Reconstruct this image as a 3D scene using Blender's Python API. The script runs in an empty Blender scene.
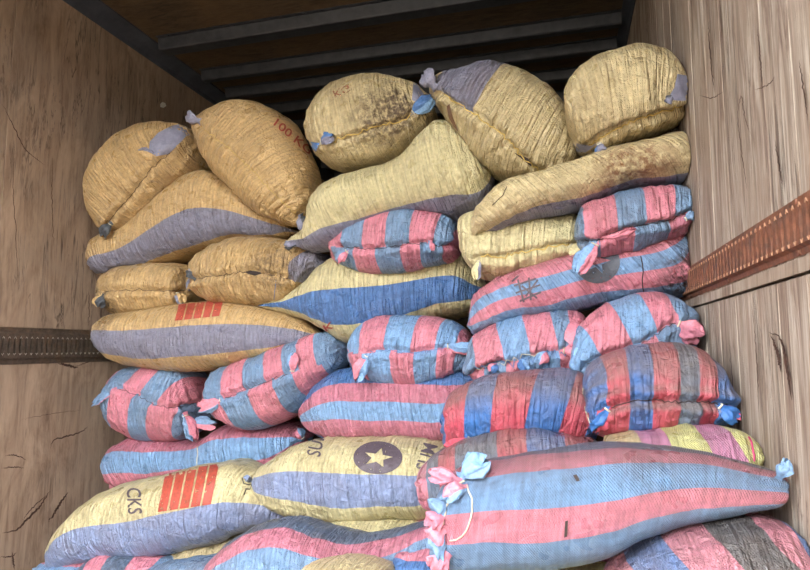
import bpy, bmesh, math
import numpy as np
from mathutils import Vector
from mathutils.bvhtree import BVHTree

# ------------------------------------------------------------------ camera, sky, exposure
S = bpy.context.scene
COL = S.collection
CAMZ = 0.98                      # eye height above the cargo floor
WL, WR, CZ = -2.13, 0.35, CAMZ + 1.60
YAW, PITCH, F = math.radians(15.215), math.radians(6.05), 585.0
cam = bpy.data.cameras.new('camera'); camo = bpy.data.objects.new('camera', cam); COL.objects.link(camo)
camo.location = (0, 0, CAMZ); camo.rotation_euler = (math.pi/2 + PITCH, 0, YAW)
cam.sensor_width = 36; cam.lens = F/810*36; cam.clip_start = 0.02
S.camera = camo
S.view_settings.view_transform = 'Standard'; S.view_settings.look = 'None'
S.view_settings.gamma = 1; S.view_settings.use_curve_mapping = False
S.view_settings.exposure = 0.0
w = bpy.data.worlds.new('sky'); S.world = w; w.use_nodes = True
nt = w.node_tree; bg = nt.nodes['Background']
bg.inputs['Color'].default_value = (0.92, 0.96, 1.0, 1); bg.inputs['Strength'].default_value = 15.2

CAM = np.array([0, 0, CAMZ])
ca, sa, cp, sp = math.cos(YAW), math.sin(YAW), math.cos(PITCH), math.sin(PITCH)
RV = np.array([ca, sa, 0]); FV = np.array([-sa*cp, ca*cp, sp]); UV = np.array([sa*sp, -ca*sp, cp])
def rays(px):
    px = np.asarray(px, float).reshape(-1, 2)
    return FV*F + RV*(px[:, :1]-405) - UV*(px[:, 1:]-285)
def at_y(px, Y):
    r = rays(px); return CAM + r*(Y/r[:, 1:2])
def project(P):
    d = P-CAM; z = d@FV
    return np.stack([405+F*(d@RV)/z, 285-F*(d@UV)/z], 1)

# ------------------------------------------------------------------ noise
def _h(i, j, k, s):
    n = (i*374761393 + j*668265263 + k*2147483647 + s*974634777) & 0xffffffff
    n = ((n ^ (n >> 13))*1274126177) & 0xffffffff
    n = ((n ^ (n >> 16))*2246822519) & 0xffffffff
    return ((n ^ (n >> 15)) & 0xffff)/32767.5-1
def noise(p, seed=0):
    p = np.asarray(p, float); f = np.floor(p).astype(np.int64); t = p-f; t = t*t*(3-2*t)
    r = 0
    for a in (0, 1):
        for b in (0, 1):
            for c in (0, 1):
                wgt = (t[:, 0] if a else 1-t[:, 0])*(t[:, 1] if b else 1-t[:, 1])*(t[:, 2] if c else 1-t[:, 2])
                r = r + wgt*_h(f[:, 0]+a, f[:, 1]+b, f[:, 2]+c, seed)
    return r
def n2(a, b, seed=0):
    return noise(np.stack([a, b, np.zeros_like(a)+.37], 1), seed)

# ------------------------------------------------------------------ colours and materials
def lin(c):
    return tuple(((v/255)/12.92 if v <= 10 else ((v/255+.055)/1.055)**2.4) for v in c)+(1,)
C = dict(T=(210, 191, 146), O=(208, 174, 122), G=(216, 203, 156), P=(138, 138, 158), V=(140, 154, 190), B=(82, 122, 178), L=(128, 166, 208),
         M=(120, 150, 184), K=(216, 134, 150), D=(194, 120, 138), R=(194, 80, 98), N=(56, 108, 174), A=(92, 108, 130), Y=(216, 212, 146), Q=(200, 138, 168),
         W=(226, 222, 200), r=(196, 74, 58), k=(76, 66, 76), S=(70, 74, 80), m=(96, 62, 66))
class NT:
    def __init__(s, name):
        s.m = bpy.data.materials.new(name); s.m.use_nodes = True; s.t = s.m.node_tree
        s.b = s.t.nodes['Principled BSDF']
    def n(s, typ, **kw):
        nd = s.t.nodes.new(typ)
        for k, v in kw.items():
            if k.startswith('i_'):
                key = k[2:]; key = int(key) if key.isdigit() else key.replace('_', ' ')
                if hasattr(v, 'is_output') or isinstance(v, bpy.types.NodeSocket): s.t.links.new(v, nd.inputs[key])
                else: nd.inputs[key].default_value = v
            else: setattr(nd, k, v)
        return nd
    def math(s, op, a, b=0.0, clamp=False):
        nd = s.n('ShaderNodeMath', operation=op, use_clamp=clamp)
        for i, v in enumerate((a, b)):
            if isinstance(v, bpy.types.NodeSocket): s.t.links.new(v, nd.inputs[i])
            else: nd.inputs[i].default_value = v
        return nd.outputs[0]
    def mix(s, f, a, b, mode='MIX'):
        nd = s.n('ShaderNodeMix', data_type='RGBA', blend_type=mode)
        for i, v in ((0, f), (6, a), (7, b)):
            if isinstance(v, bpy.types.NodeSocket): s.t.links.new(v, nd.inputs[i])
            else: nd.inputs[i].default_value = v
        return nd.outputs[2]
    def noise(s, vec, scale, detail=3, rough=.55, dist=0.0):
        nd = s.n('ShaderNodeTexNoise'); s.t.links.new(vec, nd.inputs['Vector'])
        nd.inputs['Scale'].default_value = scale; nd.inputs['Detail'].default_value = detail
        nd.inputs['Roughness'].default_value = rough; nd.inputs['Distortion'].default_value = dist
        return nd.outputs[0]
    def map(s, vec, scale=(1, 1, 1), loc=(0, 0, 0)):
        nd = s.n('ShaderNodeMapping'); s.t.links.new(vec, nd.inputs[0])
        nd.inputs['Scale'].default_value = scale; nd.inputs['Location'].default_value = loc
        return nd.outputs[0]
    def rng(s, v, a, b, c=0.0, d=1.0):
        nd = s.n('ShaderNodeMapRange'); s.t.links.new(v, nd.inputs[0])
        for i, x in enumerate((a, b, c, d)): nd.inputs[i+1].default_value = x
        return nd.outputs[0]
    def ramp(s, v, stops, interp='LINEAR'):
        nd = s.n('ShaderNodeValToRGB'); s.t.links.new(v, nd.inputs[0]); r = nd.color_ramp; r.interpolation = interp
        while len(r.elements) > 1: r.elements.remove(r.elements[-1])
        r.elements[0].position = stops[0][0]; r.elements[0].color = stops[0][1]
        for p, c in stops[1:]:
            e = r.elements.new(p); e.color = c
        return nd.outputs[0]
    def set(s, k, v):
        if isinstance(v, bpy.types.NodeSocket): s.t.links.new(v, s.b.inputs[k])
        else: s.b.inputs[k].default_value = v

def cloth(name, top, bottom=None, dirt=.35, dust=0.0, seed=0, weave=.5, pleat=1.0, stains=(), fuzz=.5):
    """woven sack cloth. top/bottom: 'T.3 P.5 T1' -> colour letter and the band coordinate where it ends"""
    M = NT(name)
    def stops(s):
        out, p = [], 0.0
        for tok in s.split():
            out.append((min(p, .999), lin(C[tok[0]]))); p = float(tok[1:])
        return out
    band = M.n('ShaderNodeAttribute', attribute_name='band').outputs['Fac']
    side = M.n('ShaderNodeAttribute', attribute_name='side').outputs['Fac']
    metric = M.n('ShaderNodeAttribute', attribute_name='metric').outputs['Vector']
    dst = M.n('ShaderNodeAttribute', attribute_name='dust').outputs['Fac']
    obj = M.map(M.n('ShaderNodeTexCoord').outputs['Object'], loc=(seed*3.7, seed*1.3, 0))
    wob = M.noise(metric, 14, 3)
    b2 = M.math('ADD', band, M.math('MULTIPLY', M.math('SUBTRACT', wob, .5), .022))
    col = M.ramp(b2, stops(top), 'CONSTANT')
    if bottom: col = M.mix(M.math('GREATER_THAN', side, .5), col, M.ramp(b2, stops(bottom), 'CONSTANT'))
    # thread-to-thread variation, its contrast raised to paint crinkle highlights and shade into the colour
    st = M.noise(M.map(metric, (120, 14, 1)), 1, 3, .6)
    col = M.mix(1.0, col, M.ramp(st, [(.25, (.70, .70, .70, 1)), (.5, (.98, .98, .98, 1)), (.75, (1.22, 1.22, 1.22, 1))]), 'MULTIPLY')
    st2 = M.noise(M.map(metric, (12, 120, 1)), 1, 2, .6)
    col = M.mix(.15+.25*weave, col, M.ramp(st2, [(.25, (.78, .78, .78, 1)), (.75, (1.15, 1.15, 1.15, 1))]), 'MULTIPLY')
    sp_ = M.noise(obj, 70, 4, .7)
    col = M.mix(fuzz, col, M.ramp(sp_, [(.3, (.62, .6, .58, 1)), (.55, (1, 1, 1, 1)), (.75, (1.25, 1.24, 1.2, 1))]), 'MULTIPLY')
    d1 = M.rng(M.noise(obj, 5.5, 6, .68, .6), .42, .72)
    col = M.mix(M.math('MULTIPLY', d1, dirt), col, lin((112, 86, 58)))
    d2 = M.rng(M.noise(obj, 26, 5, .75, .3), .60, .72)
    col = M.mix(M.math('MULTIPLY', d2, min(1, dirt*1.2)), col, lin((66, 50, 40)))
    if dust: col = M.mix(M.math('MULTIPLY', dst, dust), col, lin((118, 106, 98)))
    for (x, y, z, r, amt, c3) in stains:
        vd = M.n('ShaderNodeVectorMath', operation='DISTANCE', i_0=M.n('ShaderNodeNewGeometry').outputs['Position'], i_1=(x, y, z)).outputs['Value']
        fall = M.rng(M.math('ADD', vd, M.math('MULTIPLY', M.math('SUBTRACT', M.noise(obj, 30, 4, .7), .5), r*1.7)), r, r*.55)
        brk = M.rng(M.noise(obj, 60, 3, .7), .38, .6)
        col = M.mix(M.math('MULTIPLY', M.math('MULTIPLY', fall, brk), amt), col, lin(c3))
    M.set('Base Color', col)
    M.set('Roughness', M.rng(M.noise(obj, 18, 2), .3, .7, .24, .44))
    M.set('Specular IOR Level', .6)
    h1 = M.noise(M.map(metric, (88, 9, 1)), 1, 3, .5, .6)
    h2 = M.noise(obj, 34, 4, .62, .9)
    wv = M.n('ShaderNodeVectorMath', operation='SINE', i_0=M.map(metric, (1500, 1500, 1))).outputs[0]
    sx = M.n('ShaderNodeSeparateXYZ', i_0=wv)
    wh = M.math('MULTIPLY', sx.outputs[0], sx.outputs[1])
    h = M.math('ADD', M.math('MULTIPLY', h1, 1.1*pleat), M.math('ADD', M.math('MULTIPLY', h2, 1.15), M.math('MULTIPLY', wh, .05*weave)))
    bmp = M.n('ShaderNodeBump', i_Strength=1.0, i_Distance=.016, i_Height=h)
    M.set('Normal', bmp.outputs[0])
    return M.m

_pl = {}
def plain(key, rgb=None, rough=.55, var=.25, metal=0.0, bump=.3, scale=60):
    if key in _pl: return _pl[key]
    M = NT(key); obj = M.n('ShaderNodeTexCoord').outputs['Object']
    nz = M.noise(obj, scale, 4, .65)
    c = lin(rgb or C[key])
    M.set('Base Color', M.mix(1.0, c, M.ramp(nz, [(.25, (1-var*1.5,)*3+(1,)), (.75, (1+var,)*3+(1,))]), 'MULTIPLY'))
    M.set('Roughness', rough); M.set('Metallic', metal)
    M.set('Normal', M.n('ShaderNodeBump', i_Strength=bump, i_Distance=.003, i_Height=nz).outputs[0])
    _pl[key] = M.m
    return M.m
def ear_mat(a, b):
    key = 'ear_cloth_'+a+b
    if key in _pl: return _pl[key]
    M = NT('ear_cloth'); at = M.n('ShaderNodeAttribute', attribute_name='band').outputs['Fac']
    obj = M.n('ShaderNodeTexCoord').outputs['Object']
    col = M.ramp(at, [(0, lin(C[a])), (.5, lin(C[b]))], 'CONSTANT')
    nz = M.noise(obj, 120, 3, .7)
    M.set('Base Color', M.mix(1.0, col, M.ramp(nz, [(.25, (.6, .6, .6, 1)), (.75, (1.2, 1.2, 1.2, 1))]), 'MULTIPLY'))
    M.set('Roughness', .5)
    M.set('Normal', M.n('ShaderNodeBump', i_Strength=.6, i_Distance=.004, i_Height=nz).outputs[0])
    _pl[key] = M.m
    return M.m

# ------------------------------------------------------------------ object helpers
def mesh_obj(name, verts, faces, mat, parent=None, smooth=True, origin=None, attrs=None, kind=None):
    v = np.asarray(verts, float)
    o0 = np.array(parent.location) if (parent is not None) else (np.array(origin) if origin is not None else np.zeros(3))
    if parent is not None and parent.parent is not None: o0 = o0+np.array(parent.parent.location)
    me = bpy.data.meshes.new(name); me.from_pydata((v-o0).tolist(), [], faces if isinstance(faces, list) else faces.tolist())
    if smooth: me.polygons.foreach_set('use_smooth', [True]*len(me.polygons))
    for k, a in (attrs or {}).items():
        a = np.asarray(a, np.float32)
        at = me.attributes.new(k, 'FLOAT_VECTOR' if a.ndim == 2 else 'FLOAT', 'POINT')
        at.data.foreach_set('vector' if a.ndim == 2 else 'value', a.ravel())
    if mat: me.materials.append(mat)
    me.update()
    o = bpy.data.objects.new(name, me); COL.objects.link(o)
    if parent is not None: o.parent = parent
    else: o.location = o0
    if kind: o['kind'] = kind
    return o
def thing(name, label, cat, loc, group=None):
    o = bpy.data.objects.new(name, None); COL.objects.link(o); o.location = loc; o.empty_display_size = .1
    o['label'] = label; o['category'] = cat
    if group: o['group'] = group
    return o
def box(x0, x1, y0, y1, z0, z1):
    v = [(x, y, z) for x in (x0, x1) for y in (y0, y1) for z in (z0, z1)]
    f = [(0, 1, 3, 2), (4, 6, 7, 5), (0, 4, 5, 1), (2, 3, 7, 6), (0, 2, 6, 4), (1, 5, 7, 3)]
    return v, f
def join(parts):
    V, Fc = [], []
    for v, f in parts:
        n = len(V); V += list(map(tuple, v)); Fc += [tuple(i+n for i in q) for q in f]
    return V, Fc
def tube(P, rad, n=6):
    P = np.asarray(P, float); m = len(P)
    T = np.gradient(P, axis=0); T /= np.linalg.norm(T, axis=1)[:, None]+1e-9
    ref = np.array([0.13, 1, 0.21]); A = np.cross(T, ref); A /= np.linalg.norm(A, axis=1)[:, None]+1e-9; Bn = np.cross(T, A)
    r = np.broadcast_to(np.asarray(rad, float), (m,))
    th = np.arange(n)*2*math.pi/n
    V = (P[:, None]+r[:, None, None]*(np.cos(th)[None, :, None]*A[:, None]+np.sin(th)[None, :, None]*Bn[:, None])).reshape(-1, 3)
    Fc = [(i*n+j, i*n+(j+1) % n, (i+1)*n+(j+1) % n, (i+1)*n+j) for i in range(m-1) for j in range(n)]
    Fc += [tuple(range(n-1, -1, -1)), tuple((m-1)*n+j for j in range(n))]
    return V.tolist(), Fc
def smooth_curve(pts, n):
    p = np.asarray(pts, float)
    q = np.vstack([2*p[0]-p[1], p, 2*p[-1]-p[-2]]); out = []
    for i in range(1, len(q)-2):
        a, b, c, d = q[i-1], q[i], q[i+1], q[i+2]
        for t in np.linspace(0, 1, 16, endpoint=False):
            out.append(.5*((2*b)+(c-a)*t+(2*a-5*b+4*c-d)*t*t+(3*b-a-3*c+d)*t**3))
    out.append(p[-1]); out = np.array(out)
    s = np.r_[0, np.cumsum(np.linalg.norm(np.diff(out, axis=0), axis=1))]
    t = np.linspace(0, s[-1], n) if np.isscalar(n) else n*s[-1]
    return np.stack([np.interp(t, s, out[:, k]) for k in range(out.shape[1])], 1)

# ------------------------------------------------------------------ the sack builder
NU, NV = 190, 88
class Sack: pass
SACKS = []
def P2(s): return [tuple(float(x) for x in t.split(',')) for t in s.split()]
def sack(label, top, bot, Y, D=.17, Db=None, mat=None, along=True, seam=None, seed=1, grow=1.03, group='grain sacks stacked in the truck',
         boff=None, pleat=.0030, lump=.011, crumple=.0032, gather=.005, seamdepth=.012, px=1.0, keep=1.0, tilt=0.0, seam_mess=1.0):
    """a filled sack: rings around an axis that runs from its one end to the other. top and bot are its upper and lower
    outline from end to end, Y its distance into the truck; along=True: stripes run from end to end"""
    T2, B2 = P2(top) if isinstance(top, str) else top, P2(bot) if isinstance(bot, str) else bot
    e0 = T2[0]; B2 = [e0]+B2+[T2[-1]] if B2[0] != e0 else B2
    s = .5-.5*np.cos(np.linspace(0, math.pi, NU)); u = .55*s+.45*np.linspace(0, 1, NU)
    Tc = at_y(smooth_curve(T2, u), Y); Bc = at_y(smooth_curve(B2, u), Y)
    allp = np.vstack([Tc, Bc]); lo, hi = allp.min(0), allp.max(0); ctr = (lo+hi)/2; ext = (hi-lo)/2
    want = np.vstack([smooth_curve(T2, u), smooth_curve(B2, u)]); wlo, whi = want.min(0)-.6, want.max(0)+.6; T0, B0 = Tc.copy(), Bc.copy()
    Db = Db or D*1.35; Dm = (D+Db)/2*.9
    tx, tz = ctr[0]/Y, (ctr[2]-CAMZ)/Y
    fx = math.sqrt(max(.45, 1-(tx*Dm/ext[0])**2*keep)); fz = math.sqrt(max(.5, 1-(tz*Dm/ext[2])**2*keep))
    t = np.linspace(-1, 1, NV); th = math.pi*np.sign(t)*(.72*np.abs(t)+.28*np.abs(t)**2.2)
    sn, cs = np.sin(th), np.cos(th)
    Sn = np.sign(sn)*np.abs(sn)**.86; Cs = np.sign(cs)*np.abs(cs)**.84
    dep = np.where(Cs > 0, D, Db)
    sh = np.zeros(3); sc_ = np.array([fx*grow, 1, fz*grow])
    for it in range(4):
        Tc = ctr+sh+(T0-ctr)*sc_; Bc = ctr+sh+(B0-ctr)*sc_
        mid = (Tc+Bc)/2; hv = (Tc-Bc)/2; hl = np.linalg.norm(hv, axis=1); hm = hl.max()
        Du = np.clip(hl/hm, 0, 1)**.62
        G = mid[:, None]+hv[:, None]*Sn[None, :, None]
        G[..., 1] -= Du[:, None]*(Cs*dep)[None]
        if tilt: G[..., 1] += tilt*(G[..., 0]-ctr[0])
        if it == 3: break
        # a filled sack bulges towards the viewer: keep its apparent outline at the measured size
        q = project(G.reshape(-1, 3)); lo2, hi2 = q.min(0), q.max(0); k = Y/F
        sh = sh+np.array([((wlo+whi)/2-(lo2+hi2)/2)[0]*k, 0, -((wlo+whi)/2-(lo2+hi2)/2)[1]*k])
        r_ = (whi-wlo)/(hi2-lo2); sc_ = sc_*np.array([np.clip(r_[0], .85, 1.15), 1, np.clip(r_[1], .85, 1.15)])
    # large lumps first
    P = G.reshape(-1, 3)
    def normals(G):
        du = np.gradient(G, axis=0); dv = np.gradient(G, axis=1); N = np.cross(dv, du)
        # the end rings degenerate: take their neighbours'
        L = np.linalg.norm(N, axis=2); N = N/(L[..., None]+1e-12); N[0] = N[2]; N[1] = N[2]; N[-1] = N[-3]; N[-2] = N[-3]
        out = G-mid[:, None]; sg = np.sign((N*out).sum()); return N*(sg if sg else 1)
    N = normals(G)
    endf = np.clip(hl/(.25*hm), 0, 1)[:, None]
    lumps = (noise(P*5.5, seed)*lump+noise(P*13, seed+9)*lump*.45).reshape(NU, NV)
    G = G+N*(lumps*endf)[..., None]
    mu = np.r_[0, np.cumsum(np.linalg.norm(np.diff(mid, axis=0), axis=1))]; Lm = mu[-1]
    vm = hm*np.pi*.5*t*1.1
    MU = np.broadcast_to(mu[:, None], (NU, NV)); VM = vm[None]*np.clip(hl/hm, .35, 1)[:, None]
    a, b = MU.ravel(), np.broadcast_to(VM, (NU, NV)).ravel()
    disp = np.zeros(NU*NV)
    # pleats across the length
    wr = noise(np.stack([a*62+.6*n2(a*9, b*9, seed), b*5.5, a*0+.5], 1), seed+1)
    mod = .5+.5*n2(a*5, b*4, seed+5)
    disp += pleat*wr*(.35+.9*mod)
    # gathers running in from the two ends
    thr = np.broadcast_to(th[None], (NU, NV)).ravel()
    ga = noise(np.stack([np.cos(thr)*4.6, np.sin(thr)*4.6, a*5], 1), seed+2)
    dend = np.minimum(a, Lm-a)
    disp += gather*ga*(np.exp(-(dend/.07))*1.2+.12)*np.clip(dend/.012, 0, 1)
    # crumples pressed into the cloth
    disp += crumple*(1-2.6*np.abs(noise(P*19+.8*noise(P*9, seed+21)[:, None], seed+20)))*np.clip(.55+n2(a*4, b*4, seed+22), .15, 1.2)
    # slack creases
    cr = 1-np.abs(noise(np.stack([a*11, b*16, a*0], 1)+noise(P*4, seed)[:, None]*.8, seed+3))
    disp += .006*(cr**5)*np.clip(n2(a*3.3, b*3.3, seed+4)*1.4, 0, 1)
    side = np.zeros(NU*NV); sd = None
    front = (np.broadcast_to(Cs[None], (NU, NV)).ravel() > -.15)
    if seam:
        sm = smooth_curve(P2(seam), 60); pp = project(G.reshape(-1, 3)); k = Y/F
        seg = np.diff(sm, axis=0); sl = np.linalg.norm(seg, axis=1); sc = np.r_[0, np.cumsum(sl)]
        best = np.full(len(pp), 1e9); bs = np.zeros(len(pp)); bd = np.zeros(len(pp))
        for i in range(len(seg)):
            r = pp-sm[i]; tt = (r@seg[i])/(sl[i]**2)
            if 0 < i < len(seg)-1: tc = np.clip(tt, 0, 1)
            else: tc = np.clip(tt, 0 if i else -.0, 1)
            q = r-tc[:, None]*seg[i]; d = np.linalg.norm(q, axis=1); c = seg[i][0]*r[:, 1]-seg[i][1]*r[:, 0]
            m = d < best; best[m] = d[m]; bs[m] = (sc[i]+tc[m]*sl[i]); bd[m] = (np.sign(c[m])*d[m])
        along_s, dist = bs*k, bd*k
        ad = np.abs(dist+.005*n2(along_s*28, along_s*0, seed+6))
        frontf = front*1.0
        fade = np.clip(1-best*k*0, 0, 1)
        sp = noise(np.stack([along_s*52, dist*8+np.where(dist > 0, 5, 0), along_s*0], 1), seed+7)
        big = noise(np.stack([along_s*24, dist*7+np.where(dist > 0, 9, 0), along_s*0], 1), seed+8)
        disp += frontf*(-seamdepth*np.exp(-(ad/.010)**2)+.55*seamdepth*np.exp(-((ad-.020)/.013)**2)
                        + .0085*sp*np.exp(-ad/.085)*np.clip(ad/.008, .3, 1)*seam_mess+.0060*big*np.exp(-ad/.06))
        side = ((dist > 0) & front).astype(float)
        # back follows lower half as well
        side = np.where(front, side, (np.broadcast_to(Sn[None], (NU, NV)).ravel() < 0)*1.0)
    disp = disp.reshape(NU, NV)*np.clip(hl/(.12*hm), 0, 1)[:, None]
    G = G+normals(G)*disp[..., None]
    G[..., 0] = np.clip(G[..., 0], WL+.004, WR-.004); G[..., 2] = np.maximum(G[..., 2], .004)
    uu = np.linspace(0, 1, NU); uu = u
    if along:
        # the sack lies rolled a little towards or away from the door
        ro = np.clip(tz*.75, -.5, .5)*D/np.maximum(hl, .3*hm); Sa = (Sn[None]+ro[:, None]*np.abs(Cs)[None]*np.sign(Cs)[None]*Du[:, None])/np.sqrt(1+ro[:, None]**2)
        bandc = (1-np.clip(Sa, -1, 1))/2
        bandc += np.interp(u, *zip(*boff))[:, None] if boff else 0
    else:
        bandc = np.broadcast_to(u[:, None], (NU, NV)).copy()
        if boff: bandc += np.interp((1-Sn)/2, *zip(*boff))[None]
    NN = normals(G); up = np.clip(NN[..., 2]*1.3+.15+.35*noise(G.reshape(-1, 3)*9, seed+11).reshape(NU, NV), 0, 1)
    idx = np.arange(NU*NV).reshape(NU, NV)
    Fq = np.stack([idx[:-1, :-1], idx[:-1, 1:], idx[1:, 1:], idx[1:, :-1]], -1).reshape(-1, 4)
    V = G.reshape(-1, 3)
    base = (float(ctr[0]), float(Y), float(max(0, V[:, 2].min())))
    root = thing('grain_sack', label, 'sack', base, group)
    body = mesh_obj('sack_body', V, Fq, mat, root, attrs=dict(band=np.clip(bandc.ravel(), 0, 1), side=side, metric=np.stack([a, b, a*0], 1), dust=up.ravel()))
    K = Sack(); K.root = root; K.body = body; K.Y = Y; K.seed = seed
    K.bvh = BVHTree.FromPolygons(V.tolist(), Fq.tolist())
    K.seam = smooth_curve(P2(seam), 90) if seam else None
    K.V = V; SACKS.append(K)
    return K

def hit(bvh, px, off=.002):
    r = rays([px])[0]; r = r/np.linalg.norm(r)
    h, n, i, d = bvh.ray_cast(Vector(CAM), Vector(r))
    if h is None: return None
    if n.dot(Vector(r)) > 0: n = -n
    return np.array(h+n*off), np.array(n)

def stitching(K, mat, amp=1.2, rad=.0011, step=3.4, name='seam_stitching', path=None):
    sm = smooth_curve(P2(path), 90) if path else K.seam
    L = np.r_[0, np.cumsum(np.linalg.norm(np.diff(sm, axis=0), axis=1))]
    n = max(6, int(L[-1]/step)); t = np.linspace(.03*L[-1], .97*L[-1], n)
    q = np.stack([np.interp(t, L, sm[:, 0]), np.interp(t, L, sm[:, 1])], 1)
    T = np.gradient(q, axis=0); T /= np.linalg.norm(T, axis=1)[:, None]
    rj = np.random.RandomState(K.seed); q = q+np.stack([-T[:, 1], T[:, 0]], 1)*(amp*np.where(np.arange(n) % 2, .7, -.7)*rj.rand(n)+rj.randn(n)*amp*.5)[:, None]
    pts = [hit(K.bvh, p, .0015) for p in q]; pts = [p[0] for p in pts if p is not None]
    if len(pts) > 4:
        v, f = tube(pts, rad, 5); mesh_obj(name, v, f, mat, K.root)

def ear(K, base, tip, width, a='K', b='L', folds=3, lift=.02, name='corner_ear', tie=True):
    """a tied corner: pinched at its base and flaring into a crumpled tuft"""
    h = hit(K.bvh, base, .0)
    if h is None:
        h0 = at_y([base], K.Y-.08)[0]; nrm = np.array([0, -1, 0.])
    else: h0, nrm = h
    d0 = h0[1]; tp = at_y([tip], d0)[0]
    ht = hit(K.bvh, tip, .0)
    if ht is not None: tp = at_y([tip], max(d0-.06, min(ht[0][1], d0+.012)-.008))[0]
    k = d0/F; ax = tp-h0; L = np.linalg.norm(ax); ax /= L
    toward = (CAM-h0)/np.linalg.norm(CAM-h0); nn = nrm*.6+toward*.6; nn -= ax*(nn@ax); nn /= np.linalg.norm(nn)
    sd = np.cross(ax, nn); W = width*k*.5
    m, n = 26, 36; s = np.linspace(0, 1, m); V = []
    prof = np.interp(s, [0, .08, .18, .4, .7, .9, 1], [.62, .42, .36, .8, 1.0, .8, .45])
    th = np.linspace(0, 2*math.pi, n, endpoint=False); rs = K.seed*7+int(base[0])
    for i in range(m):
        c = h0-nn*.006+ax*L*s[i]*1.03+nn*(lift*math.sin(min(1, s[i]*1.15)*math.pi*.75))
        r = W*prof[i]*(1+.18*np.sin(folds*2*th+rs)*s[i]+.10*np.sin(5*th+rs*2+s[i]*3)+.1*np.sin(9*th+rs))
        flat = .40-.10*s[i]
        V.append(c+np.outer(np.cos(th)*r, sd)+np.outer(np.sin(th)*r*flat+.10*W*np.sin(th*folds+s[i]*4)*s[i], nn)+np.outer(.10*L*s[i]*np.sin(3*th+rs), ax))
    V = np.vstack(V); sc = np.repeat(s, n)
    V = V+np.stack([noise(V*75, rs+i_) for i_ in (1, 2, 3)], 1)*(.0032*sc+.0008)[:, None]*min(1.6, width/13)+np.stack([noise(V*190, rs+i_) for i_ in (4, 5, 6)], 1)*(.0012*sc)[:, None]
    V = np.vstack([V, V[-n:].mean(0)-ax*L*.14])
    V[:, 0] = np.clip(V[:, 0], WL+.003, WR-.003); V[:, 2] = np.maximum(V[:, 2], .003)
    Fc = [(i*n+j, i*n+(j+1) % n, (i+1)*n+(j+1) % n, (i+1)*n+j) for i in range(m-1) for j in range(n)]
    Fc += [((m-1)*n+j, (m-1)*n+(j+1) % n, m*n) for j in range(n)]
    band = np.r_[np.tile(.5+.5*np.cos(th+rs*.7), m), .5]
    e = mesh_obj(name, V, Fc, ear_mat(a, b), K.root, attrs=dict(band=np.clip(band, 0, 1)))
    if tie:
        c = h0-nn*.004+ax*L*.16+nn*(lift*.35)
        ring = [c+sd*math.cos(t)*W*.42+nn*math.sin(t)*W*.26 for t in np.linspace(0, 2*math.pi, 15)]
        v, f = tube(ring, .0022, 5); mesh_obj('tie_string', v, f, plain('string_fibre', (206, 196, 170)), e)

def decal(bvh, polys, mat, name, parent, off=.0022, maxe=3.0, place=None, smooth=True):
    """flat print: polygons (pixel corners) cut fine and laid on the real surface"""
    bm = bmesh.new()
    for p in polys:
        vs = [bm.verts.new((x, y, 0)) for x, y in p]; bm.faces.new(vs)
    return _lay(bm, bvh, mat, name, parent, off, maxe)
def _lay(bm, bvh, mat, name, parent, off, maxe):
    bmesh.ops.triangulate(bm, faces=bm.faces[:])
    for _ in range(7):
        es = [e for e in bm.edges if e.calc_length() > maxe]
        if not es: break
        bmesh.ops.subdivide_edges(bm, edges=es, cuts=1)
        bmesh.ops.triangulate(bm, faces=[f for f in bm.faces if len(f.verts) > 3])
    dead = []; loc = {}
    for v in bm.verts:
        h = hit(bvh, (v.co.x, v.co.y), off)
        if h is None: dead.append(v)
        else: loc[v] = h[0]
    for v, c in loc.items(): v.co = Vector(c)
    if dead: bmesh.ops.delete(bm, geom=dead, context='VERTS')
    # drop triangles stretched over a step in depth
    bad = [f for f in bm.faces if max(e.calc_length() for e in f.edges) > .05]
    if bad: bmesh.ops.delete(bm, geom=bad, context='FACES')
    bm.verts.index_update()
    V = [tuple(v.co) for v in bm.verts]; Fc = [tuple(v.index for v in f.verts) for f in bm.faces]; bm.free()
    if Fc: return mesh_obj(name, V, Fc, mat, parent)
def lettering(K, text, org, xd, yd, mat, name='printed_lettering'):
    """org: pixel of the text's baseline start, xd: pixel vector of one text height along the line, yd: the same upward"""
    cu = bpy.data.curves.new('t', 'FONT'); cu.body = text; cu.size = 1.0; cu.fill_mode = 'FRONT'; cu.offset = .012; cu.resolution_u = 3
    o = bpy.data.objects.new('t', cu); COL.objects.link(o)
    bpy.context.view_layer.update()
    me = o.to_mesh(); bm = bmesh.new(); bm.from_mesh(me); o.to_mesh_clear()
    bpy.data.objects.remove(o); bpy.data.curves.remove(cu)
    for v in bm.verts:
        x, y = v.co.x, v.co.y
        v.co = Vector((org[0]+xd[0]*x+yd[0]*y, org[1]+xd[1]*x+yd[1]*y, 0))
    return _lay(bm, K.bvh, mat, name, K.root, .0022, 3.0)
def ink(name, rgb, fade=.45):
    """worn print: opaque ink where it still sticks"""
    if name in _pl: return _pl[name]
    M = NT(name); obj = M.n('ShaderNodeTexCoord').outputs['Object']
    nz = M.noise(obj, 90, 4, .7); big = M.noise(obj, 12, 3, .6)
    M.set('Base Color', M.mix(1.0, lin(rgb), M.ramp(nz, [(.25, (.7, .7, .7, 1)), (.75, (1.25, 1.25, 1.25, 1))]), 'MULTIPLY'))
    M.set('Roughness', .55)
    M.set('Alpha', M.rng(M.math('ADD', nz, M.math('MULTIPLY', big, .3)), fade-.08, fade+.08))
    M.set('Normal', M.n('ShaderNodeBump', i_Strength=.7, i_Distance=.006, i_Height=M.noise(obj, 34, 4, .62, .5)).outputs[0])
    _pl[name] = M.m; return M.m
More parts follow.
